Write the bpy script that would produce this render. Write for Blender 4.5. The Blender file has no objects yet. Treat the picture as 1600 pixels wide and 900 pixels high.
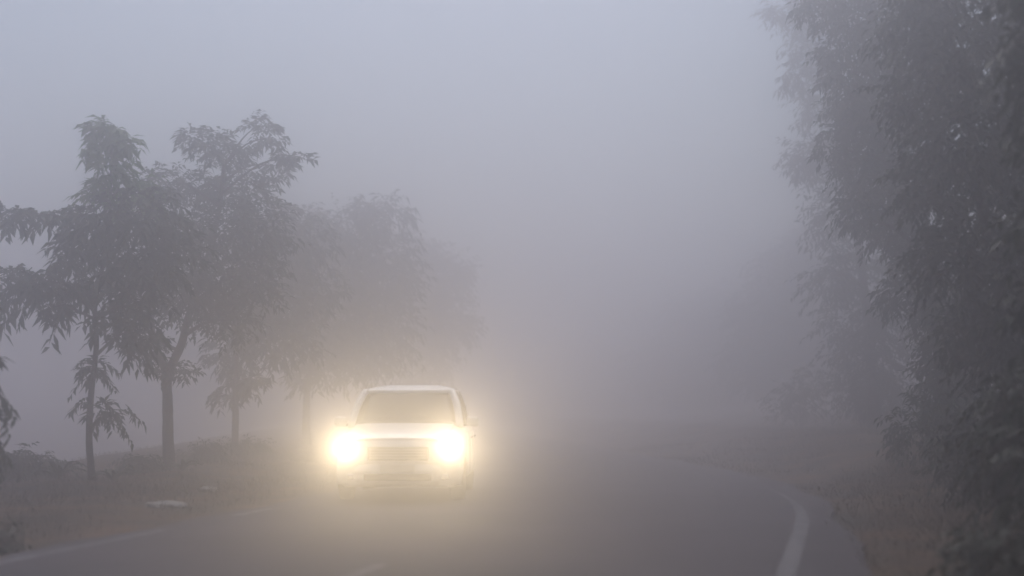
import bpy, bmesh, math, random
import numpy as np
from mathutils import Vector, Matrix

random.seed(7)
RNG = np.random.default_rng(7)
R = math.radians
sc = bpy.context.scene
col = sc.collection

# ------------------------------------------------------------------ camera
CAM_H, LENS, PITCH = 1.2, 50.0, R(4.89)
FPX = 1600 * LENS / 36.0
cam_d = bpy.data.cameras.new('camera')
cam_d.lens = LENS
cam_d.sensor_width = 36.0
cam_d.clip_end = 3000
cam_d.dof.use_dof = True
cam_d.dof.focus_distance = 27.0
cam_d.dof.aperture_fstop = 0.68
cam = bpy.data.objects.new('camera', cam_d)
cam.location = (0, 0, CAM_H)
cam.rotation_euler = (R(90) + PITCH, 0, 0)
col.objects.link(cam)
sc.camera = cam

# ------------------------------------------------------------------ sky and sun
SUN_EL, SUN_AZ = R(57), R(2)           # azimuth from +Y towards +X
w = bpy.data.worlds.new('World')
sc.world = w
w.use_nodes = True
nt = w.node_tree
bg = nt.nodes['Background']
sky = nt.nodes.new('ShaderNodeTexSky')
sky.sky_type = 'NISHITA'
sky.sun_disc = False
sky.sun_elevation = SUN_EL
sky.sun_rotation = SUN_AZ
sky.air_density = 1.3
sky.dust_density = 1.6
sky.ozone_density = 1.0
nt.links.new(sky.outputs[0], bg.inputs[0])
bg.inputs[1].default_value = 0.075
sun_d = bpy.data.lights.new('sun', 'SUN')
sun_d.energy = 0.9
sun_d.angle = R(40)
sun_d.color = (1.0, 0.97, 0.96)
sun = bpy.data.objects.new('sun', sun_d)
sdir = Vector((math.sin(SUN_AZ) * math.cos(SUN_EL), math.cos(SUN_AZ) * math.cos(SUN_EL), math.sin(SUN_EL)))
sun.rotation_euler = sdir.to_track_quat('Z', 'Y').to_euler()
sun.location = (0, 0, 60)
col.objects.link(sun)

# ------------------------------------------------------------------ exposure and sampling
sc.view_settings.view_transform = 'Standard'
sc.view_settings.look = 'None'
sc.view_settings.gamma = 1.0
sc.view_settings.use_curve_mapping = False
sc.view_settings.exposure = 0.25
cy = sc.cycles
cy.use_denoising = True
cy.max_bounces = 10
cy.diffuse_bounces = 2
cy.glossy_bounces = 2
cy.transmission_bounces = 4
cy.transparent_max_bounces = 10
cy.volume_bounces = 8
cy.sample_clamp_indirect = 4.0
cy.caustics_reflective = False
cy.caustics_refractive = False


# ------------------------------------------------------------------ helpers
def tag(o, label=None, cat=None, group=None, kind=None):
    if label: o['label'] = label
    if cat: o['category'] = cat
    if group: o['group'] = group
    if kind: o['kind'] = kind
    return o


def ray(px, py):
    u, v = (px - 800) / FPX, (450 - py) / FPX
    c, s = math.cos(PITCH), math.sin(PITCH)
    return Vector((u, c - v * s, s + v * c))


def at(px, py, depth):
    d = ray(px, py)
    return Vector((0, 0, CAM_H)) + d * (depth / d.y)


def empty(name, loc):
    o = bpy.data.objects.new(name, None)
    o.empty_display_size = 0.2
    o.location = loc
    col.objects.link(o)
    return o


def link(name, me, material, parent=None, loc=None):
    o = bpy.data.objects.new(name, me)
    if material is not None and not me.materials:
        me.materials.append(material)
    if parent is not None:
        o.parent = parent
    if loc is not None:
        o.location = loc
    col.objects.link(o)
    return o


def np_mesh(name, verts, faces, smooth=False):
    """verts (n,3), faces (m,k) all with k corners"""
    me = bpy.data.meshes.new(name)
    verts = np.asarray(verts, dtype=np.float32)
    faces = np.asarray(faces, dtype=np.int32)
    m, k = faces.shape
    me.vertices.add(len(verts))
    me.vertices.foreach_set('co', verts.ravel())
    me.loops.add(m * k)
    me.loops.foreach_set('vertex_index', faces.ravel())
    me.polygons.add(m)
    me.polygons.foreach_set('loop_start', np.arange(0, m * k, k, dtype=np.int32))
    me.polygons.foreach_set('loop_total', np.full(m, k, dtype=np.int32))
    if smooth:
        me.polygons.foreach_set('use_smooth', np.ones(m, dtype=bool))
    me.update(calc_edges=True)
    me.validate()
    return me


def py_mesh(name, verts, faces, smooth=False):
    me = bpy.data.meshes.new(name)
    me.from_pydata([tuple(v) for v in verts], [], faces)
    if smooth:
        for p in me.polygons: p.use_smooth = True
    me.update()
    return me


def tube(points, radii, n=8, wob=0.0):
    V, F = [], []
    pts = [Vector(p) for p in points]
    up = Vector((0, 1, 0.13)).normalized()
    for i, p in enumerate(pts):
        t = (pts[min(i + 1, len(pts) - 1)] - pts[max(i - 1, 0)]).normalized()
        a = t.cross(up)
        if a.length < 1e-3: a = t.cross(Vector((1, 0, 0)))
        a.normalize()
        b = t.cross(a).normalized()
        for k in range(n):
            an = 2 * math.pi * k / n
            r = radii[i] * (1 + wob * random.uniform(-1, 1))
            V.append(p + (a * math.cos(an) + b * math.sin(an)) * r)
    for i in range(len(pts) - 1):
        for k in range(n):
            F.append((i * n + k, i * n + (k + 1) % n, (i + 1) * n + (k + 1) % n, (i + 1) * n + k))
    F.append(tuple(range(n))[::-1])
    F.append(tuple((len(pts) - 1) * n + k for k in range(n)))
    return V, F


def smooth_path(pts, sub=4):
    pts = [Vector(p) for p in pts]
    out = []
    for i in range(len(pts) - 1):
        p0, p1, p2, p3 = pts[max(i - 1, 0)], pts[i], pts[i + 1], pts[min(i + 2, len(pts) - 1)]
        for s in range(sub):
            t = s / sub
            out.append(0.5 * ((2 * p1) + (p2 - p0) * t + (2 * p0 - 5 * p1 + 4 * p2 - p3) * t * t
                              + (3 * p1 - p0 - 3 * p2 + p3) * t ** 3))
    out.append(pts[-1])
    return out


# ------------------------------------------------------------------ materials
def new_mat(name):
    m = bpy.data.materials.new(name)
    m.use_nodes = True
    return m, m.node_tree, m.node_tree.nodes['Principled BSDF']


def plain(name, color, rough=0.6, metal=0.0, coat=0.0, noise=0.0, scale=8.0, bump=0.0):
    m, t, b = new_mat(name)
    b.inputs['Roughness'].default_value = rough
    b.inputs['Metallic'].default_value = metal
    b.inputs['Coat Weight'].default_value = coat
    b.inputs['Base Color'].default_value = (*color, 1)
    if noise or bump:
        tc = t.nodes.new('ShaderNodeTexCoord')
        n = t.nodes.new('ShaderNodeTexNoise')
        n.inputs['Scale'].default_value = scale
        n.inputs['Detail'].default_value = 6
        t.links.new(tc.outputs['Object'], n.inputs['Vector'])
        r = t.nodes.new('ShaderNodeValToRGB')
        r.color_ramp.elements[0].position = 0.3
        r.color_ramp.elements[1].position = 0.7
        r.color_ramp.elements[0].color = (*[c * (1 - noise) for c in color], 1)
        r.color_ramp.elements[1].color = (*[min(1, c * (1 + noise)) for c in color], 1)
        t.links.new(n.outputs[0], r.inputs[0])
        t.links.new(r.outputs[0], b.inputs['Base Color'])
        if bump:
            bp = t.nodes.new('ShaderNodeBump')
            bp.inputs['Strength'].default_value = bump
            bp.inputs['Distance'].default_value = 0.03
            t.links.new(n.outputs[0], bp.inputs['Height'])
            t.links.new(bp.outputs[0], b.inputs['Normal'])
    return m


def leaf_mat(name, c0, c1):
    m, t, b = new_mat(name)
    g = t.nodes.new('ShaderNodeNewGeometry')
    r = t.nodes.new('ShaderNodeValToRGB')
    r.color_ramp.elements[0].color = (*c0, 1)
    r.color_ramp.elements[1].color = (*c1, 1)
    t.links.new(g.outputs['Random Per Island'], r.inputs[0])
    t.links.new(r.outputs[0], b.inputs['Base Color'])
    b.inputs['Roughness'].default_value = 0.55
    tr = t.nodes.new('ShaderNodeBsdfTranslucent')
    t.links.new(r.outputs[0], tr.inputs[0])
    mx = t.nodes.new('ShaderNodeMixShader')
    mx.inputs[0].default_value = 0.22
    t.links.new(b.outputs[0], mx.inputs[1])
    t.links.new(tr.outputs[0], mx.inputs[2])
    t.links.new(mx.outputs[0], t.nodes['Material Output'].inputs['Surface'])
    return m


M = {}
M['leaf'] = leaf_mat('leaf', (0.028, 0.045, 0.020), (0.060, 0.085, 0.032))
M['leaf_dark'] = leaf_mat('leaf_dark', (0.022, 0.034, 0.018), (0.045, 0.062, 0.028))
M['leaf_young'] = leaf_mat('leaf_young', (0.080, 0.150, 0.020), (0.120, 0.210, 0.035))
M['grass'] = leaf_mat('dry_grass', (0.055, 0.044, 0.020), (0.110, 0.082, 0.042))
M['bark'] = plain('bark', (0.070, 0.055, 0.043), 0.9, noise=0.4, scale=14, bump=0.8)
M['stone'] = plain('stone', (0.36, 0.33, 0.29), 0.9, noise=0.25, scale=9, bump=0.5)
M['car_paint'] = plain('car_paint', (0.80, 0.80, 0.79), 0.30, coat=0.6, noise=0.04, scale=3)
M['glass'] = plain('car_glass', (0.018, 0.021, 0.023), 0.06)
M['glass'].node_tree.nodes['Principled BSDF'].inputs['Specular IOR Level'].default_value = 0.6
M['black_plastic'] = plain('black_plastic', (0.022, 0.022, 0.023), 0.55, noise=0.15, scale=30)
M['rubber'] = plain('rubber', (0.020, 0.019, 0.018), 0.85, noise=0.3, scale=20)
M['chrome'] = plain('chrome', (0.60, 0.60, 0.62), 0.22, metal=1.0)
M['rim'] = plain('wheel_rim', (0.38, 0.38, 0.39), 0.4, metal=0.8)
M['plate'] = plain('number_plate', (0.62, 0.60, 0.54), 0.5, noise=0.08)
M['interior'] = plain('car_interior', (0.030, 0.029, 0.028), 0.8)


def emit(name, color, strength):
    m, t, b = new_mat(name)
    b.inputs['Base Color'].default_value = (0.8, 0.8, 0.8, 1)
    b.inputs['Emission Color'].default_value = (*color, 1)
    b.inputs['Emission Strength'].default_value = strength
    return m


# asphalt: fine aggregate, worn wheel tracks, damp patches
def asphalt():
    m, t, b = new_mat('asphalt')
    tc = t.nodes.new('ShaderNodeTexCoord')
    big = t.nodes.new('ShaderNodeTexNoise'); big.inputs['Scale'].default_value = 0.55; big.inputs['Detail'].default_value = 7
    fine = t.nodes.new('ShaderNodeTexNoise'); fine.inputs['Scale'].default_value = 60; fine.inputs['Detail'].default_value = 3
    for n in (big, fine): t.links.new(tc.outputs['Object'], n.inputs['Vector'])
    r = t.nodes.new('ShaderNodeValToRGB')
    r.color_ramp.elements[0].position = 0.32; r.color_ramp.elements[0].color = (0.050, 0.040, 0.044, 1)
    r.color_ramp.elements[1].position = 0.70; r.color_ramp.elements[1].color = (0.092, 0.074, 0.080, 1)
    t.links.new(big.outputs[0], r.inputs[0])
    mx = t.nodes.new('ShaderNodeMix'); mx.data_type = 'RGBA'; mx.blend_type = 'OVERLAY'
    mx.inputs[0].default_value = 0.5
    t.links.new(r.outputs[0], mx.inputs[6]); t.links.new(fine.outputs[0], mx.inputs[7])
    t.links.new(mx.outputs[2], b.inputs['Base Color'])
    rr = t.nodes.new('ShaderNodeMapRange')
    rr.inputs[3].default_value = 0.8; rr.inputs[4].default_value = 0.95
    t.links.new(big.outputs[0], rr.inputs[0]); t.links.new(rr.outputs[0], b.inputs['Roughness'])
    bp = t.nodes.new('ShaderNodeBump'); bp.inputs['Strength'].default_value = 0.35; bp.inputs['Distance'].default_value = 0.01
    t.links.new(fine.outputs[0], bp.inputs['Height']); t.links.new(bp.outputs[0], b.inputs['Normal'])
    return m


def paint_line():
    m, t, b = new_mat('worn_road_paint')
    tc = t.nodes.new('ShaderNodeTexCoord')
    n = t.nodes.new('ShaderNodeTexNoise'); n.inputs['Scale'].default_value = 5.0; n.inputs['Detail'].default_value = 8
    n.inputs['Roughness'].default_value = 0.7
    t.links.new(tc.outputs['Object'], n.inputs['Vector'])
    r = t.nodes.new('ShaderNodeValToRGB')
    r.color_ramp.elements[0].position = 0.36; r.color_ramp.elements[0].color = (0.07, 0.066, 0.068, 1)
    r.color_ramp.elements[1].position = 0.52; r.color_ramp.elements[1].color = (0.19, 0.176, 0.178, 1)
    t.links.new(n.outputs[0], r.inputs[0]); t.links.new(r.outputs[0], b.inputs['Base Color'])
    b.inputs['Roughness'].default_value = 0.85
    return m


def earth():
    m, t, b = new_mat('verge_earth')
    tc = t.nodes.new('ShaderNodeTexCoord')
    n1 = t.nodes.new('ShaderNodeTexNoise'); n1.inputs['Scale'].default_value = 0.9; n1.inputs['Detail'].default_value = 8
    n2 = t.nodes.new('ShaderNodeTexNoise'); n2.inputs['Scale'].default_value = 14; n2.inputs['Detail'].default_value = 5
    for n in (n1, n2): t.links.new(tc.outputs['Object'], n.inputs['Vector'])
    r = t.nodes.new('ShaderNodeValToRGB')
    e = r.color_ramp.elements
    e[0].position = 0.34; e[0].color = (0.040, 0.031, 0.015, 1)
    e[1].position = 0.66; e[1].color = (0.150, 0.082, 0.038, 1)
    k = e.new(0.5); k.color = (0.088, 0.054, 0.026, 1)
    t.links.new(n1.outputs[0], r.inputs[0])
    mx = t.nodes.new('ShaderNodeMix'); mx.data_type = 'RGBA'; mx.blend_type = 'OVERLAY'; mx.inputs[0].default_value = 0.6
    t.links.new(r.outputs[0], mx.inputs[6]); t.links.new(n2.outputs[0], mx.inputs[7])
    t.links.new(mx.outputs[2], b.inputs['Base Color'])
    b.inputs['Roughness'].default_value = 0.95
    bp = t.nodes.new('ShaderNodeBump'); bp.inputs['Strength'].default_value = 0.7; bp.inputs['Distance'].default_value = 0.05
    t.links.new(n2.outputs[0], bp.inputs['Height']); t.links.new(bp.outputs[0], b.inputs['Normal'])
    return m


M['asphalt'], M['paint'], M['earth'] = asphalt(), paint_line(), earth()

# ------------------------------------------------------------------ the road's course
HW = 3.05           # centre line to edge line
SL = math.tan(R(10))
Y0, RAD = 17.5, 42.0
TH_END = -R(5)
S10 = math.sin(R(10))
YE = Y0 + RAD * (S10 - math.sin(TH_END))
XE = None


def heading(y):
    if y < Y0: return R(10)
    if y > YE: return TH_END
    return math.asin(S10 - (y - Y0) / RAD)


def xc(y):
    x0 = -0.93 + SL * (Y0 - 11.2)
    if y < Y0: return -0.93 + SL * (y - 11.2)
    th = heading(y)
    x = x0 + RAD * (math.cos(th) - math.cos(R(10)))
    if y > YE: x += math.tan(TH_END) * (y - YE)
    return x


def lateral(x, y):
    return (x - xc(y)) * math.cos(heading(y))


def sstep(a, b, v):
    t = min(1, max(0, (v - a) / (b - a)))
    return t * t * (3 - 2 * t)


def gz(x, y):
    d = lateral(x, y)
    ad = abs(d)
    z = -0.045
    edge = sstep(3.8, 5.2, ad)
    bumps = 0.05 * math.sin(x * 1.7 + y * 0.6) * math.sin(y * 1.1 - x * 0.4) + 0.03 * math.sin(3.1 * x + 1.3 * y)
    z += edge * bumps
    if d < 0:
        z += 0.10 * sstep(4.4, 6.5, ad) - 2.6 * sstep(9.6, 19.0, ad)
    else:
        z += 0.65 * sstep(4.2, 9.0, ad) + 0.5 * sstep(9, 22, ad)
    return z


# ground sheet, finer near the road
gx = np.unique(np.concatenate([np.linspace(-170, -30, 29), np.linspace(-30, 25, 111), np.linspace(25, 170, 30)]))
gy = np.unique(np.concatenate([np.linspace(-60, -4, 20), np.linspace(-4, 70, 149), np.linspace(70, 240, 40)]))
V = [(x, y, gz(x, y)) for y in gy for x in gx]
nx = len(gx)
F = [(j * nx + i, j * nx + i + 1, (j + 1) * nx + i + 1, (j + 1) * nx + i) for j in range(len(gy) - 1) for i in range(nx - 1)]
ground = link('ground', np_mesh('ground', V, F, True), M['earth'])
tag(ground, 'brown earth verges and fields either side of the road', kind='structure')


def ribbon(name, y_a, y_b, d0, d1, z, mat, step=0.5, parent=None, ragged=0.0):
    V, F = [], []
    n = max(2, int((y_b - y_a) / step))
    for i in range(n + 1):
        y = y_a + (y_b - y_a) * i / n
        th = heading(y)
        nx_, ny_ = math.cos(th), -math.sin(th)
        for d in (d0, d1):
            dd = d + ragged * random.uniform(-1, 1)
            V.append((xc(y) + nx_ * dd, y + ny_ * dd, z))
    for i in range(n):
        F.append((2 * i, 2 * i + 1, 2 * i + 3, 2 * i + 2))
    return link(name, py_mesh(name, V, F), mat, parent)


# road slab with a broken, thin edge
def road_mesh():
    V, F = [], []
    ys = list(np.arange(-58, 70, 0.4)) + list(np.arange(70, 200, 3.0))
    for y in ys:
        th = heading(y)
        nx_, ny_ = math.cos(th), -math.sin(th)
        e0 = -(HW + 0.30) + 0.06 * math.sin(y * 1.9) + random.uniform(-.03, .03)
        e1 = (HW + 0.62) + 0.06 * math.sin(y * 1.3 + 2) + random.uniform(-.03, .03)
        for d, z in ((e0 - .04, -0.12), (e0, -0.004), (-1.5, 0.02), (0, 0.03), (1.5, 0.02), (e1, -0.004), (e1 + .04, -0.12)):
            V.append((xc(y) + nx_ * d, y + ny_ * d, z))
    for i in range(len(ys) - 1):
        for k in range(6):
            F.append((7 * i + k, 7 * i + k + 1, 7 * i + 8 + k, 7 * i + 7 + k))
    return py_mesh('road', V, F)


road = link('road', road_mesh(), M['asphalt'])
tag(road, 'dark two-lane asphalt road bending left into the fog', kind='structure')


def road_z(d):
    a = abs(d)
    return 0.03 - 0.01 * a / 1.5 if a < 1.5 else 0.02 - 0.024 * (a - 1.5) / (HW + (0.3 if d < 0 else 0.62) - 1.5)


def right_d(y):
    return 2.97 + .30 * sstep(9, 17.5, y) - .12 * sstep(17.5, 24, y)


def line(name, y_a, y_b, d, wdt):
    V, F = [], []
    n = max(3, int((y_b - y_a) / 0.3))
    for i in range(n + 1):
        y = y_a + (y_b - y_a) * i / n
        th = heading(y)
        nx_, ny_ = math.cos(th), -math.sin(th)
        for s in (-1, 1):
            dv = right_d(y) if d is None else d
            ww = wdt * (1 - .95 * sstep(15, 24, y)) if d is None else wdt
            dd = dv + s * ww / 2 + random.uniform(-.008, .008)
            V.append((xc(y) + nx_ * dd, y + ny_ * dd, road_z(dd) + 0.006))
    for i in range(n):
        F.append((2 * i, 2 * i + 1, 2 * i + 3, 2 * i + 2))
    return link(name, py_mesh(name, V, F), M['paint'], road)


line('edge_line', -50, 22.5, None, 0.15)
for a, b_ in ((-50, 13.9), (15.7, 16.9), (34, 60)):
    line('edge_line', a, b_, -HW, 0.15)
for y in (-24, -15.6, -7.2, 1.2, 8.3, 33, 42):
    line('centre_dash', y, y + 2.6, 0.0, 0.11)


# ------------------------------------------------------------------ foliage
def leaf_array(base, direc, length, width, droop):
    """base,direc (n,3); leaf = two folded quads, 6 verts, tip drooping"""
    n = len(base)
    d = direc / np.linalg.norm(direc, axis=1, keepdims=True)
    up = np.tile(np.array([[0, 0, 1.0]]), (n, 1)) + RNG.normal(0, .45, (n, 3))
    side = np.cross(d, up); side /= np.linalg.norm(side, axis=1, keepdims=True) + 1e-9
    nrm = np.cross(side, d)
    L = length[:, None]; W = width[:, None]
    dz = np.zeros((n, 3)); dz[:, 2] = -1
    mid = base + d * L * .45 - nrm * W * .12
    tip = base + d * L + dz * L * droop
    l = base + d * L * .42 + side * W * .5 + nrm * W * .10
    r = base + d * L * .42 - side * W * .5 + nrm * W * .10
    V = np.stack([base, l, tip, r, mid], axis=1).reshape(-1, 3)
    o = (np.arange(n) * 5)[:, None]
    F = np.concatenate([o + np.array([[0, 4, 1]]), o + np.array([[1, 4, 2]]), o + np.array([[2, 4, 3]]), o + np.array([[3, 4, 0]])], axis=1).reshape(-1, 3)
    return V, F


def spray_leaves(starts, dirs, slen, k, ll, lw, droop):
    """k leaves along each drooping spray"""
    n = len(starts)
    t = np.linspace(0.12, 1, k)[None, :, None]
    sl = (slen * RNG.uniform(.7, 1.3, n))[:, None, None]
    P = starts[:, None, :] + dirs[:, None, :] * sl * t
    P[:, :, 2] -= (droop * sl * t ** 2)[:, :, 0]
    tang = dirs[:, None, :] * np.ones((1, k, 1))
    tang = tang.copy(); tang[:, :, 2] -= 2 * droop * t[:, :, 0]
    perp = np.cross(tang, np.array([0, 0, 1.0])); perp /= np.linalg.norm(perp, axis=2, keepdims=True) + 1e-6
    sgn = np.where(np.arange(k) % 2 == 0, 1.0, -1.0)[None, :, None]
    D = tang * .6 + perp * sgn * .8 + RNG.normal(0, .28, P.shape)
    D[:, :, 2] -= droop * .7
    D = D.reshape(-1, 3)
    N = n * k
    return leaf_array(P.reshape(-1, 3), D, ll * RNG.uniform(.65, 1.25, N), lw * RNG.uniform(.7, 1.2, N), .22)


def clump_sprays(c, r, n, slen, k, ll, lw, droop):
    u = RNG.normal(0, 1, (n, 3)); u /= np.linalg.norm(u, axis=1, keepdims=True)
    rad = RNG.uniform(0.05, 1, n) ** (1 / 2.2)
    lump = 1 + .18 * np.sin(u[:, 0] * 5 + c[0] * 3) * np.cos(u[:, 2] * 6 + c[2] * 5)
    st = np.array(c)[None, :] + u * (rad * lump)[:, None] * np.maximum(np.array(r) - .35 * slen, .35 * np.array(r))[None, :]
    d = u + RNG.normal(0, .5, (n, 3)); d[:, 2] *= .6
    d /= np.linalg.norm(d, axis=1, keepdims=True)
    return spray_leaves(st, d, slen, k, ll, lw, droop)


def spray_mesh(name, slen, k, ll, lw, droop, seedv):
    """one leafy twig pointing +X from its origin, with its stem"""
    global RNG
    keep = RNG
    RNG = np.random.default_rng(seedv)
    V, F = spray_leaves(np.zeros((1, 3)), np.array([[1.0, 0, 0.15]]), slen, k, ll, lw, droop)
    RNG = keep
    pts = [Vector((slen * t, 0, 0.15 * slen * t - droop * slen * t * t)) for t in (0, .3, .6, .9)]
    tv, tf = tube(pts, [.012, .009, .006, .003], 4)
    me = py_mesh(name, [tuple(v) for v in V] + [tuple(v) for v in tv],
                 [tuple(int(a) for a in f) for f in F] + [tuple(a + len(V) for a in f) for f in tf])
    me.materials.append(M['leaf'])
    return me


SPRAYS = [spray_mesh('leaf_spray', .62, 13, .24, .075, .55, 11 + i) for i in range(5)]


def tree(name, label, trunk_px, depth, clumps, width, leafm='leaf', ll=.17, lw=.055, dens=26, slen=.36, k=8,
         droop=.3, group=None, cat='tree', suckers=None, depth_spread=0.9, extra_stems=(), young=0):
    """trunk_px: list of image positions from foot to top; clumps: (px,py,rx,ry[,depth shift]) in photo pixels"""
    foot = at(trunk_px[0][0], 700, depth)
    foot.z = gz(foot.x, foot.y) - 0.03
    ppm = FPX / depth
    root = empty(name, foot)
    tag(root, label, cat, group)
    pts = [Vector((0, 0, 0))]
    for (px, py) in trunk_px[1:]:
        p = at(px, py, depth) - foot
        p.y += random.uniform(-.12, .12)
        pts.append(p)
    path = smooth_path(pts, 5)
    n = len(path)
    rad = [width * (1 - .72 * i / (n - 1)) * (1.45 if i == 0 else 1.15 if i == 1 else 1) for i in range(n)]
    tv, tf = tube(path, rad, 10, .05)
    link('trunk', py_mesh('trunk', tv, tf, True), M['bark'], root)
    for st in extra_stems:
        q = smooth_path([at(a, b, depth) - foot for a, b in st], 4)
        v, f = tube(q, [width * (.62 - .4 * i / (len(q) - 1)) for i in range(len(q))], 8, .05)
        link('limb', py_mesh('limb', v, f, True), M['bark'], root)
    LV, LF, off = [], [], 0
    ny_faces = 0
    for ci, cl in enumerate(clumps):
        dn = dens
        if cl[0] == 'w':                      # metres: centre, radius
            c = Vector(cl[1:4]) - foot
            rx_, rz_ = cl[4], cl[4] * .7
            dn = dens * .3
        else:
            px, py, rx, ry = cl[:4]
            ds = cl[4] if len(cl) > 4 else random.uniform(-depth_spread, depth_spread)
            c = at(px, py, depth + ds) - foot
            rx_, rz_ = rx / ppm, ry / ppm
        ry_ = max(.3, .5 * (rx_ + rz_))
        # limb from the trunk to the clump
        cand = [(i, p) for i, p in enumerate(path) if p.z < c.z + .1 and i > 2] or [(n // 2, path[n // 2])]
        i, p0 = min(cand, key=lambda ip: (ip[1] - c).length + .8 * abs(ip[1].z - (c.z - .35 * (c.xy - ip[1].xy).length)))
        if (c - p0).length > .25:
            midp = (p0 + c) / 2 + Vector((random.uniform(-.1, .1), random.uniform(-.1, .1), .12 * (c - p0).length))
            q = smooth_path([p0, midp, c], 4)
            r0 = min(rad[i] * .7, .03 + .02 * (c - p0).length)
            v, f = tube(q, [r0 * (1 - .75 * j / (len(q) - 1)) for j in range(len(q))], 6, .06)
            link('limb', py_mesh('limb', v, f, True), M['bark'], root)
        ns = int(dn * 3.4 * (rx_ * rz_ * 3.14) * (0.6 + .4 * ry_)) + 6
        v, f = clump_sprays(c, (rx_, ry_, rz_), ns, min(slen, .8 * min(rx_, rz_) + .1), k, ll, lw, droop)
        LV.append(v); LF.append(f + off); off += len(v)
        if ci < young: ny_faces += len(f)
    cme = np_mesh('crown', np.concatenate(LV), np.concatenate(LF))
    cme.materials.append(M[leafm])
    if ny_faces:                                # fresh pale-green growth at the top of this tree
        cme.materials.append(M['leaf_young'])
        idx = np.zeros(len(cme.polygons), dtype=np.int32); idx[:ny_faces] = 1
        cme.polygons.foreach_set('material_index', idx)
    link('crown', cme, None, root)
    for j, (px, py, ang, tilt, s) in enumerate(suckers or []):
        o = bpy.data.objects.new('leaf_spray', SPRAYS[j % 5])
        o.parent = root
        o.location = at(px, py, depth + random.uniform(-.4, .4)) - foot
        o.rotation_euler = (random.uniform(-.3, .3), R(-tilt), R(ang))
        o.scale = (s, s, s)
        col.objects.link(o)
    return root


# ---- left-hand row
LG = 'young trees along the left verge'
sk = []
# drooping sprays on the two long left limbs, and shoots on the trunk
for (px, py) in ((8, 322), (28, 330), (52, 332), (70, 340), (20, 345), (84, 350), (10, 350)):
    sk.append((px, py, random.uniform(140, 240), random.uniform(-10, 20), random.uniform(.7, 1.0)))
for (px, py) in ((6, 428), (24, 420), (50, 418), (70, 430), (88, 425), (34, 445), (60, 452), (10, 455), (90, 455), (40, 465), (75, 470), (110, 470), (20, 470)):
    sk.append((px, py, random.uniform(120, 260), random.uniform(-50, 5), random.uniform(.75, 1.1)))
for (px, py, a) in ((146, 560, 160), (148, 565, 20), (144, 588, 200), (150, 590, -20), (140, 620, 170), (142, 628, 185),
                    (150, 620, 10), (150, 632, -10), (165, 630, 0), (178, 640, 20), (152, 645, -30), (196, 632, -10), (160, 655, 10), (186, 520, 0), (205, 540, -20)):
    sk.append((px, py, a + random.uniform(-25, 25), random.uniform(-40, 5), random.uniform(.45, .75)))
treeA = tree('roadside_tree', 'nearest left tree, thin leaning trunk with leafy shoots and a narrow upright top',
             [(146, 755), (140, 690), (143, 620), (150, 540), (150, 470), (165, 380), (172, 290), (175, 205)], 23.0,
             [(178, 200, 34, 22), (158, 210, 20, 24), (196, 218, 22, 20), (170, 235, 28, 26), (168, 268, 30, 26), (160, 300, 30, 24), (205, 300, 40, 40),
              (120, 350, 45, 30), (175, 345, 60, 45), (235, 330, 50, 50), (150, 400, 55, 45), (210, 405, 60, 50), (265, 390, 45, 60),
              (110, 395, 26, 34), (165, 455, 50, 38), (225, 470, 45, 40), (105, 450, 34, 26),
              (60, 338, 36, 16), (20, 334, 30, 16), (55, 438, 45, 22), (15, 436, 30, 24), (85, 478, 22, 16), (205, 520, 36, 32), (170, 505, 24, 24),
              (150, 575, 14, 16), (160, 640, 20, 15)],
             .062, 'leaf', .21, .075, dens=24, group=LG, suckers=sk, young=7)
treeB = tree('roadside_tree', 'left tree with a thick straight trunk that forks, second from the left edge',
             [(266, 735), (265, 690), (262, 630), (263, 585), (285, 540), (292, 500), (315, 430), (340, 340), (350, 260)], 28.0,
             [(330, 225, 34, 20), (355, 240, 45, 26), (405, 195, 30, 16), (420, 215, 22, 20), (375, 290, 55, 45), (315, 290, 32, 30), (300, 350, 22, 36), (350, 360, 50, 50),
              (410, 350, 45, 55), (280, 430, 50, 55), (340, 440, 60, 50), (400, 430, 50, 50), (255, 285, 45, 30), (300, 215, 14, 26), (460, 245, 40, 9), (440, 260, 24, 16),
              (237, 535, 22, 34), (300, 480, 50, 30), (360, 500, 45, 34), (282, 580, 22, 15), (255, 575, 15, 12)],
             .125, 'leaf', .17, .062, dens=34, droop=.18, group=LG, extra_stems=[[(263, 590), (250, 560), (240, 530), (238, 480), (250, 420)]])
treeC = tree('roadside_tree', 'slender hazy tree left of the car with a small tuft low on its trunk',
             [(367, 705), (367, 650), (369, 600), (372, 540), (395, 470), (420, 400)], 37.0,
             [(420, 400, 60, 60), (470, 370, 60, 40), (400, 480, 70, 50), (470, 460, 70, 60), (370, 600, 30, 22), (352, 622, 18, 14), (395, 592, 22, 14), (360, 550, 40, 30), (440, 530, 60, 40), (430, 340, 40, 30)],
             .10, 'leaf', .25, .085, dens=18, group=LG)
treeD = tree('roadside_tree', 'faint broad tree rising out of the fog behind the car',
             [(478, 690), (480, 600), (495, 520), (525, 430), (550, 370)], 47.0,
             [(545, 350, 60, 36), (600, 330, 42, 26), (525, 420, 80, 60), (600, 420, 60, 70), (520, 500, 80, 60), (590, 510, 60, 60), (480, 360, 40, 40), (500, 570, 50, 30), (570, 560, 50, 30)],
             .13, 'leaf', .30, .10, dens=12, group=LG, slen=.7)
treeE = tree('roadside_tree', 'palest left tree, almost lost in fog above the car roof',
             [(560, 680), (570, 600), (600, 520), (630, 430)], 66.0,
             [(640, 400, 50, 50), (690, 430, 50, 50), (640, 480, 60, 50), (690, 500, 50, 50), (655, 560, 50, 40)],
             .14, 'leaf', .34, .12, dens=9, group=LG, slen=.8)

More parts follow.
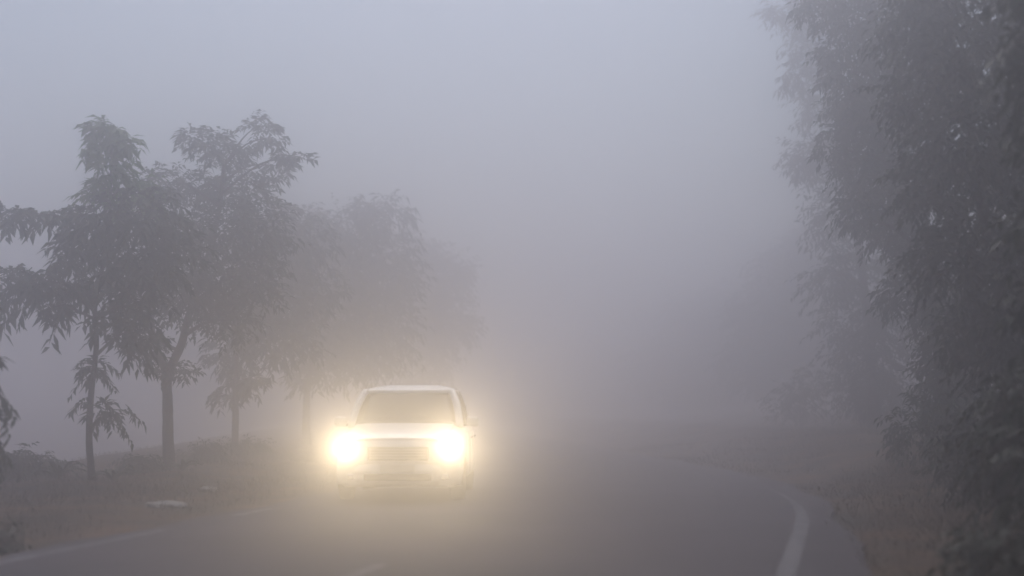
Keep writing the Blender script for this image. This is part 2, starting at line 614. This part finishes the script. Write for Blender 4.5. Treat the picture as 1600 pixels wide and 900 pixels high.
# ---- sapling whose fronds reach in at the left edge
skf = []
for (px, py, a, tl) in ((-14, 490, -5, -62), (-10, 500, 30, -70), (-20, 600, 5, -30), (-18, 612, -20, -15), (-15, 625, 15, -42), (-16, 680, 0, -35), (-20, 692, 25, -20), (-12, 700, -15, -48), (-22, 605, 40, -25),
                        (-30, 560, 170, -20), (-40, 640, 190, -25), (-34, 520, 160, -10), (-40, 690, 175, -30)):
    skf.append((px, py, a, tl, random.uniform(.5, .7)))
tree('sapling', 'leafy sapling at the left edge, drooping fronds reaching into view',
     [(-30, 800), (-32, 720), (-28, 600), (-30, 480)], 15.5, [(-42, 560, 26, 30), (-45, 660, 24, 30), (-42, 470, 24, 22)], .035,
     'leaf_dark', .2, .065, dens=24, cat='sapling', suckers=skf, depth_spread=.2)

# ---- right-hand side: big overhanging trees, nearest first
RG = 'big trees along the right verge'
tree('overhanging_tree', 'nearest right tree, dark crown filling the right picture edge, with unseen boughs added for shade',
     [(1830, 1100), (1825, 800), (1800, 500), (1770, 200), (1760, -100)], 12.5,
     [(1680, 60, 70, 90), (1690, 200, 80, 90), (1680, 340, 70, 80), (1690, 470, 80, 80), (1680, 600, 70, 80), (1700, 100, 120, 120), (1760, 300, 140, 140), (1680, -80, 120, 80), (1740, -180, 200, 120), (1780, 520, 120, 120), (1860, 150, 150, 200),
      ('w', 5.6, 7.5, 7.5, 2.0), ('w', 6.5, 5, 6, 2.0), ('w', 4.6, 4, 8, 2.0), ('w', 7.5, 9, 6, 2.0), ('w', 3.2, 2, 8.5, 1.9), ('w', 6.5, 1, 7.5, 2.0), ('w', 8.5, 5, 7.5, 2.0), ('w', 5, 0, 9, 1.8), ('w', 1.6, 4.4, 9, 1.6), ('w', 7, 6, 3.6, 1.6)],  # clumps given in metres: out of view, added to shade the near fog and road
     .19, 'leaf_dark', .16, .075, dens=75, group=RG, depth_spread=.6)
tree('overhanging_tree', 'second right tree, dense hanging crown between the nearest one and the leafy outline',
     [(1590, 800), (1585, 650), (1570, 450), (1530, 280), (1510, 100)], 18.5,
     [(1500, 80, 80, 70), (1440, 150, 60, 60), (1520, 210, 80, 70), (1450, 280, 55, 60), (1540, 330, 70, 60), (1480, 400, 55, 55), (1430, 40, 60, 50), (1560, 440, 60, 60), (1520, 510, 50, 50), (1470, -30, 80, 50), (1550, 560, 50, 40), (1590, 130, 60, 70), (1600, 260, 60, 70), (1590, 20, 60, 60), (1610, 400, 60, 70), (1600, 520, 60, 60)],
     .17, 'leaf_dark', .14, .055, dens=80, group=RG)
tree('overhanging_tree', 'right tree whose ragged leafy outline stands against the pale sky',
     [(1480, 740), (1475, 620), (1460, 480), (1420, 320), (1400, 120)], 27.0,
     [(1330, 30, 50, 34), (1300, 78, 26, 20), (1320, 110, 40, 34), (1390, 70, 60, 60), (1340, 170, 50, 40), (1310, 205, 26, 18), (1300, 235, 24, 14), (1380, 180, 60, 60), (1350, 260, 46, 44), (1410, 290, 60, 60),
      (1345, 320, 34, 24), (1335, 345, 18, 12), (1390, 360, 46, 34), (1440, 400, 50, 50), (1270, 10, 34, 18), (1420, 460, 40, 40), (1400, -30, 80, 40), (1300, -30, 40, 30), (1480, 520, 45, 50), (1475, 585, 42, 45), (1520, 590, 50, 50), (1500, 650, 50, 40), (1500, 480, 50, 50)],
     .18, 'leaf', .16, .06, dens=56, group=RG)
tree('overhanging_tree', 'hazier right tree peeping out left of the ragged leafy outline',
     [(1370, 700), (1365, 600), (1350, 450), (1320, 250), (1300, 120)], 42.5,
     [(1270, 80, 40, 40), (1250, 120, 30, 24), (1285, 160, 40, 40), (1262, 240, 40, 30), (1300, 250, 50, 50), (1310, 340, 50, 50), (1340, 420, 50, 50), (1230, 15, 40, 24), (1290, 20, 50, 40), (1330, 500, 50, 50), (1360, 560, 50, 40), (1300, 430, 40, 40), (1400, 500, 50, 60), (1390, 620, 60, 40)],
     .20, 'leaf', .24, .085, dens=13, group=RG, slen=.7)
tree('overhanging_tree', 'faint rounded right tree, a soft shadow halfway to the road bend',
     [(1240, 680), (1240, 600), (1235, 500), (1230, 420)], 76.0,
     [(1220, 430, 60, 50), (1270, 460, 60, 60), (1190, 490, 60, 50), (1240, 530, 70, 50), (1180, 560, 60, 40), (1290, 540, 50, 50), (1260, 390, 50, 40), (1210, 590, 70, 30)],
     .16, 'leaf', .36, .13, dens=6, group=RG, slen=.8)
tree('overhanging_tree', 'faintest right tree, barely darker than the fog near the road bend',
     [(1110, 680), (1110, 600), (1105, 540), (1100, 480)], 100.0,
     [(1090, 500, 60, 40), (1140, 490, 60, 50), (1070, 550, 60, 40), (1130, 560, 60, 50), (1020, 570, 50, 36), (1090, 600, 70, 30)],
     .18, 'leaf', .45, .16, dens=4, group=RG, slen=.9)


# ------------------------------------------------------------------ undergrowth
def bush(name, label, px, depth, wpx, hpx, mat='leaf_dark', cat='bush', dens=40, ll=.13, lw=.05, group=None, dx=0):
    f = at(px, 700, depth); f.z = gz(f.x, f.y) - .02
    root = empty(name, f)
    tag(root, label, cat, group)
    ppm = FPX / depth
    W, H = wpx / ppm / 2, hpx / ppm
    LV, LF, off = [], [], 0
    for i in range(7):
        a = random.uniform(0, 6.28)
        rr = random.uniform(.1, .75)
        c = Vector((math.cos(a) * rr * W, math.sin(a) * rr * W, H * random.uniform(.3, .78)))
        v, fc = tube(smooth_path([(c.x * .2, c.y * .2, 0), (c.x * .5, c.y * .5, c.z * .6), tuple(c)], 3), [.02] * 4 + [.014, .01, .006], 5)
        link('stem', py_mesh('stem', v, fc, True), M['bark'], root)
        r = (W * .48, W * .48, H * .32)
        v, fc = clump_sprays(c, r, int(dens * (W * H) * .8) + 6, .3, 8, ll, lw, .4)
        LV.append(v); LF.append(fc + off); off += len(v)
    link('foliage', np_mesh('foliage', np.concatenate(LV), np.concatenate(LF)), M[mat], root)
    return root


UG = 'bushes along the right verge'
bush('bush', 'low dark bush at the foot of the nearest right tree', 1740, 10.8, 330, 330, group=UG)
bush('bush', 'tall dark bush at the right edge, higher than the verge grass', 1625, 13.5, 260, 280, group=UG)
bush('bush', 'wide low bush added to darken the verge in the bottom right corner', 1575, 10.4, 330, 120, group=UG, ll=.10, lw=.04)  # added bush, covers the bare verge to make this corner darker
bush('bush', 'rounded bush beside the second right tree', 1545, 18.0, 180, 170, group=UG)
bush('bush', 'hazy bush right of the far end of the white edge line', 1485, 24.0, 200, 130, 'leaf', group=UG)
bush('bush', 'pale bush in fog beyond the end of the white edge line', 1350, 44.0, 150, 130, 'leaf', group=UG, dens=26)
bush('bush', 'faintest bush of the right verge, near the road bend', 1250, 48.0, 150, 100, 'leaf', group=UG, dens=16)


def weed(name, label, px, py, depth, n, length, width, mat='leaf'):
    f = at(px, py, depth); f.z = gz(f.x, f.y)
    root = empty(name, f)
    tag(root, label, 'plant')
    for i in range(n):
        a = 6.28 * i / n + random.uniform(-.3, .3)
        L = length * random.uniform(.7, 1.15)
        rise = random.uniform(.55, 1.0)
        V, F = [], []
        m = 6
        for j in range(m + 1):
            t = j / m
            r = L * (.9 * t) * (1.15 - .3 * rise)
            z = L * rise * (1.5 * t - 1.15 * t * t)
            wv = width * math.sin(math.pi * min(1, .12 + .88 * t)) ** .8 * .5
            for s, dzz in ((-1, .012), (0, -.008), (1, .012)):
                V.append((math.cos(a) * r - math.sin(a) * wv * s, math.sin(a) * r + math.cos(a) * wv * s, z + dzz))
        for j in range(m):
            for k in range(2):
                F.append((3 * j + k, 3 * j + k + 1, 3 * j + 4 + k, 3 * j + 3 + k))
        link('leaf', py_mesh('leaf', V, F, True), M[mat], root)
    return root


weed('broad_leaved_plant', 'low plant with arching leaves left of the nearest tree trunk', 92, 755, 22.6, 11, .55, .10)
weed('broad_leaved_plant', 'low plant with arching leaves right of the nearest tree trunk', 178, 752, 22.8, 10, .5, .10)
weed('broad_leaved_plant', 'small leafy plant at the foot of the forked tree', 285, 742, 27.3, 10, .5, .11)
bush('bush', 'small tangled bush at the left edge near the sapling', 12, 23.5, 120, 60, 'leaf', dens=60, ll=.12, lw=.04)
bush('bush', 'dark grass tussock beside the left edge line at the corner', 8, 12.6, 90, 40, 'leaf_dark', dens=90, ll=.1, lw=.03)


for lab, px_, dep, wp, hp in (('low weeds between the nearest and the forked left trees', 212, 25.0, 90, 34),
                              ('low weeds between the forked and the slender left trees', 322, 31.0, 80, 36),
                              ('pale low weeds at the foot of the slender left tree', 388, 35.0, 70, 34),
                              ('low weeds on the bank left of the nearest tree', 60, 25.0, 80, 40)):
    bush('weed_clump', lab, px_, dep, wp, hp, 'leaf', 'weeds', dens=110, ll=.11, lw=.03, group='weeds along the left bank')


def stone(name, label, px, py, sx, sy, sz, seedv):
    d = ray(px, py)
    p = Vector((0, 0, CAM_H)) + d * ((CAM_H - 0.0) / -d.z)
    rnd = random.Random(seedv)
    bm = bmesh.new()
    bmesh.ops.create_icosphere(bm, subdivisions=2, radius=1)
    for v in bm.verts:
        k = 1 + rnd.uniform(-.16, .16)
        v.co = Vector((v.co.x * sx * k, v.co.y * sy * k, max(-.3, v.co.z) * sz * k))
    me = bpy.data.meshes.new(name); bm.to_mesh(me); bm.free()
    o = link(name, me, M['stone'], None, (p.x, p.y, gz(p.x, p.y) + sz * .2))
    tag(o, label, 'stone', 'pale stones on the left verge')
    return o


stone('stone', 'widest pale stone on the left verge, below the forked tree', 262, 786, .25, .16, .07, 1)
stone('stone', 'small pale stone touching the left of the widest one', 238, 788, .10, .09, .06, 2)
stone('stone', 'pale stone on the left verge farthest back, near the car', 325, 769, .15, .12, .06, 3)

# short dry grass on both verges
N = 60000
gyv = RNG.uniform(5, 45, N)
dl = np.where(RNG.random(N) < .5, -1, 1) * (3.45 + RNG.gamma(2.2, 1.5, N))
B = []
for y, d in zip(gyv, dl):
    x = xc(y) + d / math.cos(heading(y))
    if math.sin(x * 1.3 + 2) * math.sin(y * .9 + 1) + math.sin(x * .5 - y * .4) < random.uniform(-1.2, .6): continue
    B.append((x, y, gz(x, y) - .01))
B = np.array(B)
n = len(B)
D = RNG.normal(0, .45, (n, 3)); D[:, 2] = 1
Vg, Fg = leaf_array(B, D, RNG.uniform(.06, .22, n), RNG.uniform(.006, .013, n), .3)
g = link('grass', np_mesh('grass', Vg, Fg), M['grass'])
tag(g, 'short dry grass in patches on the earth verges', 'grass', kind='stuff')


# ------------------------------------------------------------------ the car
def bm_obj(name, bm, mat, parent, smooth=True, bevel=0.0):
    me = bpy.data.meshes.new(name)
    bmesh.ops.recalc_face_normals(bm, faces=bm.faces)
    bm.to_mesh(me); bm.free()
    if smooth:
        for p in me.polygons: p.use_smooth = True
    o = link(name, me, mat, parent)
    if bevel:
        b = o.modifiers.new('bevel', 'BEVEL'); b.width = bevel; b.segments = 3; b.limit_method = 'ANGLE'
    if smooth:
        try: me.set_sharp_from_angle(angle=R(38))
        except Exception: pass
    return o


def box_bm(c, s):
    bm = bmesh.new()
    bmesh.ops.create_cube(bm, size=1, matrix=Matrix.Translation(c) @ Matrix.Diagonal((*s, 1)))
    return bm


def quad_panel(name, q, th, mat, parent, n=6, bulge=0.0):
    """curved panel over a quad (bl, br, tr, tl), bulged outward, given thickness"""
    bl, br, tr, tl = [Vector(p) for p in q]
    nrm = (br - bl).cross(tl - bl).normalized()
    V, F = [], []
    for side in (0, 1):
        for j in range(n + 1):
            for i in range(n + 1):
                u, v = i / n, j / n
                p = (bl * (1 - u) + br * u) * (1 - v) + (tl * (1 - u) + tr * u) * v
                p = p + nrm * (bulge * 4 * u * (1 - u) * (.5 + 2 * v * (1 - v)) - side * th)
                V.append(p)
    m = (n + 1) ** 2
    for j in range(n):
        for i in range(n):
            a = j * (n + 1) + i
            F.append((a, a + 1, a + n + 2, a + n + 1))
            F.append((m + a, m + a + n + 1, m + a + n + 2, m + a + 1))
    ring = [i for i in range(n)] + [j * (n + 1) + n for j in range(n)] + [n * (n + 1) + n - i for i in range(n)] + [(n - j) * (n + 1) for j in range(n)]
    for k in range(len(ring)):
        a, b = ring[k], ring[(k + 1) % len(ring)]
        F.append((b, a, m + a, m + b))
    return link(name, py_mesh(name, V, F, True), mat, parent)


CAR_Y = 18.3
cx = at(622, 700, CAR_Y).x
car = empty('car', (cx, CAR_Y, 0.018))
car.rotation_euler = (0, 0, R(-1.0))
tag(car, 'light-coloured small car with lit headlights coming out of the fog', 'car')

# lower body: stations (y, half width, underside, shoulder, deck)
ST = [(0.00, .60, .30, .60, .66), (0.04, .72, .22, .62, .72), (0.14, .80, .19, .68, .80), (0.40, .825, .19, .76, .87), (0.75, .83, .19, .82, .925),
      (1.02, .83, .19, .86, .965), (1.30, .83, .19, .88, .985), (2.00, .83, .19, .89, .985), (2.80, .83, .19, .89, .985), (3.30, .82, .19, .90, .985),
      (3.55, .79, .21, .88, .97), (3.66, .74, .26, .80, .93), (3.70, .64, .34, .70, .86)]
bm = bmesh.new()
rings = []
for (y, hw, zb, zs, zt) in ST:
    pr = [(0, zb), (hw * .86, zb), (hw * .97, zb + .07), (hw, zb + .2), (hw * 1.0, zs - .12), (hw * .985, zs), (hw * .90, zt - .03), (hw * .80, zt), (hw * .4, zt + .018), (0, zt + .022)]
    full = [(x, z) for x, z in pr] + [(-x, z) for x, z in pr[-2:0:-1]]
    rings.append([bm.verts.new((x, y, z)) for x, z in full])
for a, b in zip(rings, rings[1:]):
    for k in range(len(a)):
        bm.faces.new((a[k], a[(k + 1) % len(a)], b[(k + 1) % len(a)], b[k]))
bm.faces.new(rings[0]); bm.faces.new(rings[-1][::-1])
body = bm_obj('body', bm, M['car_paint'], car)
# wheel arches cut out of the body
WHEELS = [(sx * .735, y) for y in (.68, 3.05) for sx in (-1, 1)]
for (x, y) in WHEELS:
    bm = bmesh.new()
    bmesh.ops.create_cone(bm, cap_ends=True, segments=28, radius1=.335, radius2=.335, depth=.36,
                          matrix=Matrix.Translation((x * 1.06, y, .30)) @ Matrix.Rotation(R(90), 4, 'Y'))
    cut = bm_obj('cutter', bm, None, car, False)
    md = body.modifiers.new('arch', 'BOOLEAN'); md.object = cut; md.operation = 'DIFFERENCE'
    bpy.context.view_layer.update()
    dg = bpy.context.evaluated_depsgraph_get()
    me = bpy.data.meshes.new_from_object(body.evaluated_get(dg))
    body.modifiers.clear()
    body.data = me
    bpy.data.objects.remove(cut, do_unlink=True)
for p in body.data.polygons: p.use_smooth = True
body.data.set_sharp_from_angle(angle=R(38))

# greenhouse
zb_, zr = .985, 1.44
bw, rw = .735, .60
yw0, yw1 = 1.00, 1.50           # windscreen foot and head
yr1, yr0 = 3.30, 3.62           # rear head and foot
corner = {('f', s): (Vector((s * bw, yw0, zb_)), Vector((s * rw, yw1, zr))) for s in (-1, 1)}
corner.update({('r', s): (Vector((s * bw * .95, yr0, zb_ - .02)), Vector((s * rw * .97, yr1, zr))) for s in (-1, 1)})
# roof
V, F = [], []
nu, nv = 8, 10
for j in range(nv + 1):
    y = yw1 - .05 + (yr1 + .07 - yw1 + .05) * j / nv
    for i in range(nu + 1):
        u = -1 + 2 * i / nu
        hw = rw + .018
        V.append((u * hw, y, zr + .010 + .085 * (1 - .75 * abs(u) ** 5) * (1 - abs(2 * j / nv - 1) ** 4)))
m0 = len(V)
V += [(x, y, zr - .03) for (x, y, z) in V]
for j in range(nv):
    for i in range(nu):
        a = j * (nu + 1) + i
        F.append((a, a + 1, a + nu + 2, a + nu + 1)); F.append((m0 + a, m0 + a + nu + 1, m0 + a + nu + 2, m0 + a + 1))
ring = [i for i in range(nu)] + [j * (nu + 1) + nu for j in range(nv)] + [nv * (nu + 1) + nu - i for i in range(nu)] + [(nv - j) * (nu + 1) for j in range(nv)]
for k in range(len(ring)):
    a, b = ring[k], ring[(k + 1) % len(ring)]
    F.append((b, a, m0 + a, m0 + b))
link('roof', py_mesh('roof', V, F, True), M['car_paint'], car).data.set_sharp_from_angle(angle=R(40))
# pillars
for key in corner:
    p, q = corner[key]
    v, f = tube(smooth_path([p - Vector((0, 0, .03)), (p + q) / 2 + Vector((key[1] * .018, 0, .01)), q - Vector((0, 0, .012))], 4), [.052] * 9, 8)
    link('pillar', py_mesh('pillar', v, f, True), M['car_paint'], car)
for s in (-1, 1):
    for yy in (2.15, 2.95):
        p, q = Vector((s * bw, yy, zb_ - .02)), Vector((s * rw, yy + .05, zr - .01))
        v, f = tube([p, (p + q) / 2 + Vector((s * .018, 0, 0)), q], [.035] * 3, 8)
        link('pillar', py_mesh('pillar', v, f, True), M['black_plastic'], car)
# glazing
i_ = .03
ws = quad_panel('windscreen', [(-bw + i_, yw0 + .01, zb_ - .01), (bw - i_, yw0 + .01, zb_ - .01), (rw - i_, yw1, zr - .005), (-rw + i_, yw1, zr - .005)], .006, M['glass'], car, 8, .03)
for s in (-1, 1):
    v, f = tube([(s * .1 - .35, yw0 - .015, zb_ + .02), (s * .1 - .05, yw0 + .01, zb_ + .028), (s * .1 + .22, yw0 + .035, zb_ + .045)], [.009, .008, .006], 6)
    link('wiper', py_mesh('wiper', v, f, True), M['black_plastic'], car)
quad_panel('rear_window', [(bw * .95 - i_, yr0 - .01, zb_), (-bw * .95 + i_, yr0 - .01, zb_), (-rw + i_, yr1, zr - .01), (rw - i_, yr1, zr - .01)], .006, M['glass'], car, 6, .02)
for s in (-1, 1):
    for (ya, yb, yc, yd) in ((yw0 + .10, 2.11, 2.15, yw1 + .03), (2.19, 2.91, 2.96, 2.24), (2.99, yr0 - .07, yr1 - .02, 3.03)):
        q = [(s * bw, ya, zb_ - .015), (s * bw * (1 if yb < 3.2 else .95), yb, zb_ - .015), (s * rw, yc, zr - .01), (s * rw, yd, zr - .01)]
        if s < 0: q = [q[1], q[0], q[3], q[2]]
        quad_panel('side_window', q, .006, M['glass'], car, 4, .018)
# seats and dashboard behind the glass
bm_obj('dashboard', box_bm((0, 1.28, .93), (1.3, .4, .12)), M['interior'], car, False, .03)
for s in (-1, 1):
    st = bm_obj('seat', box_bm((s * .34, 2.05, .93), (.46, .14, .55)), M['interior'], car, False, .05)
    bm_obj('head_rest', box_bm((s * .34, 2.08, 1.28), (.24, .09, .16)), M['interior'], st, False, .03)
# doors
for s in (-1, 1):
    for ya, yb in ((1.07, 2.12), (2.14, 2.98)):
        q = [(s * .838, ya, .30), (s * .838, yb, .30), (s * .832, yb, .87), (s * .832, ya, .87)]
        if s < 0: q = [q[1], q[0], q[3], q[2]]
        dr = quad_panel('door', q, .012, M['car_paint'], car, 5, .012)
        bm_obj('handle', box_bm((s * .858, yb - .14, .80), (.022, .17, .026)), M['black_plastic'], dr, True, .006)
# bonnet panel, slightly proud
V, F = [], []
nu, nv = 10, 10
for side in (0, 1):
    for j in range(nv + 1):
        t = j / nv
        y = .10 + .86 * t
        zt = np.interp(y, [s_[0] for s_ in ST], [s_[4] for s_ in ST])
        hw = .60 + .06 * t
        for i in range(nu + 1):
            u = -1 + 2 * i / nu
            V.append((u * hw, y, zt + .030 + .02 * (1 - u * u) + .012 * math.exp(-((abs(u) - .72) / .1) ** 2) - side * .045))
m0 = (nu + 1) * (nv + 1)
for j in range(nv):
    for i in range(nu):
        a = j * (nu + 1) + i
        F.append((a, a + 1, a + nu + 2, a + nu + 1)); F.append((m0 + a, m0 + a + nu + 1, m0 + a + nu + 2, m0 + a + 1))
ring = [i for i in range(nu)] + [j * (nu + 1) + nu for j in range(nv)] + [nv * (nu + 1) + nu - i for i in range(nu)] + [(nv - j) * (nu + 1) for j in range(nv)]
for k in range(len(ring)):
    a, b = ring[k], ring[(k + 1) % len(ring)]
    F.append((b, a, m0 + a, m0 + b))
link('bonnet', py_mesh('bonnet', V, F, True), M['car_paint'], car).data.set_sharp_from_angle(angle=R(35))
# grille, badge strip, bumper, plate
gr = bm_obj('grille', box_bm((0, -.002, .62), (.78, .06, .17)), M['black_plastic'], car, False, .02)
for k in range(4):
    bm_obj('grille_slat', box_bm((0, -.036, .565 + .036 * k), (.72, .014, .012)), M['chrome'], gr, False, .003)
V, F = [], []
nn = 16
prof = [(.0, .50), (-.055, .47), (-.075, .40), (-.065, .30), (-.02, .23), (.05, .21)]
for i in range(nn + 1):
    u = -1 + 2 * i / nn
    x = u * .80
    yb = .015 + .16 * abs(u) ** 3.2
    for (dy, z) in prof: V.append((x, yb + dy, z))
for i in range(nn):
    for k in range(len(prof) - 1):
        a = i * len(prof) + k
        F.append((a, a + 1, a + len(prof) + 1, a + len(prof)))
bp = link('bumper', py_mesh('bumper', V, F, True), M['car_paint'], car)
sm = bp.modifiers.new('thick', 'SOLIDIFY'); sm.thickness = .012
bm_obj('air_intake', box_bm((0, -.058, .325), (.86, .03, .085)), M['black_plastic'], bp, False, .015)
bm_obj('number_plate', box_bm((0, -.074, .435), (.44, .012, .095)), M['plate'], bp, False, .003)
# mirrors
for s in (-1, 1):
    mi = bm_obj('door_mirror', box_bm((s * .90, 1.20, 1.02), (.17, .09, .13)), M['car_paint'], car, True, .035)
    bm_obj('mirror_stalk', box_bm((s * .81, 1.20, .975), (.09, .04, .035)), M['black_plastic'], mi, True, .008)
    bm_obj('mirror_glass', box_bm((s * .90, 1.248, 1.02), (.13, .004, .09)), M['chrome'], mi, False)
# wheels
for (x, y) in WHEELS:
    s = 1 if x > 0 else -1
    wh = bm_obj('wheel', box_bm((x, y, .30), (.10, .09, .09)), M['black_plastic'], car, True, .02)
    prof = [(-.085, .20), (-.09, .27), (-.07, .298), (0, .302), (.07, .298), (.09, .27), (.085, .20)]
    V, F = [], []
    for k in range(32):
        a = 2 * math.pi * k / 32
        for (dx, r) in prof: V.append((x + dx, y + r * math.cos(a), .30 + r * math.sin(a)))
    L = len(prof)
    for k in range(32):
        for i in range(L):
            F.append((k * L + i, k * L + (i + 1) % L, ((k + 1) % 32) * L + (i + 1) % L, ((k + 1) % 32) * L + i))
    link('tyre', py_mesh('tyre', V, F, True), M['rubber'], wh)
    bm = bmesh.new()
    bmesh.ops.create_cone(bm, cap_ends=True, segments=32, radius1=.205, radius2=.205, depth=.03, matrix=Matrix.Translation((x + s * .03, y, .30)) @ Matrix.Rotation(R(90), 4, 'Y'))
    for k in range(6):
        a = 2 * math.pi * k / 6
        bmesh.ops.create_cube(bm, size=1, matrix=Matrix.Translation((x + s * .055, y + .11 * math.cos(a), .30 + .11 * math.sin(a))) @ Matrix.Rotation(a, 4, 'X') @ Matrix.Diagonal((.03, .19, .045, 1)))
    bm_obj('rim', bm, M['rim'], wh, False)

# headlights: housing, reflector bowl, glowing lens, and the lamp itself
LAMP_COL = (1.0, 0.80, 0.48)
M['lens'] = emit('headlight_lens', (1.0, 0.93, 0.78), 14.0)
LAMP_W = 108.0
for s in (-1, 1):
    hx = s * .668
    hz = .705 if s > 0 else .69
    hl = bm_obj('headlight', box_bm((hx, .085, hz), (.27, .14, .16)), M['chrome'], car, True, .04)
    bm = bmesh.new()
    bmesh.ops.create_uvsphere(bm, u_segments=24, v_segments=12, radius=1, matrix=Matrix.Translation((hx, .012, hz)) @ Matrix.Diagonal((.105, .024, .085, 1)))
    bm_obj('lens', bm, M['lens'], hl)
    ld = bpy.data.lights.new('headlamp', 'SPOT')
    ld.energy = LAMP_W
    ld.color = LAMP_COL
    ld.spot_size = R(48)
    ld.spot_blend = 1.0
    ld.shadow_soft_size = 0.05
    lo = bpy.data.objects.new('headlamp', ld)
    lo.parent = hl
    lo.location = (hx, -.05, hz)
    lo.rotation_euler = (R(90) - R(1.5), 0, R(180) + R(-4.0))
    lo.rotation_euler = Vector((0.085, -1, .09)).to_track_quat('-Z', 'Y').to_euler()
    col.objects.link(lo)
    if s > 0: bm_obj('fog_lamp', box_bm((.60, .02, .33), (.10, .05, .07)), M['chrome'], bp, True, .02)
    else: bm_obj('fog_lamp', box_bm((-.60, .02, .33), (.10, .05, .07)), M['chrome'], bp, True, .02)

# ------------------------------------------------------------------ the fog
HAZE_DENSITY = 0.040
bm = box_bm((0, 90, 5.5), (344, 304, 18.4))       # from a metre below the lowest ground to just above the tallest crown
hz_o = bm_obj('haze', bm, None, None, False)
m = bpy.data.materials.new('haze')
m.use_nodes = True
t = m.node_tree
t.nodes.clear()
out = t.nodes.new('ShaderNodeOutputMaterial')
pv = t.nodes.new('ShaderNodeVolumePrincipled')
pv.inputs['Color'].default_value = (0.975, 0.947, 0.966, 1)
pv.inputs['Density'].default_value = HAZE_DENSITY
pv.inputs['Anisotropy'].default_value = 0.89
t.links.new(pv.outputs[0], out.inputs['Volume'])
hz_o.data.materials.clear()
hz_o.data.materials.append(m)
tag(hz_o, 'dense grey fog filling the air over road and trees', 'fog', kind='stuff')
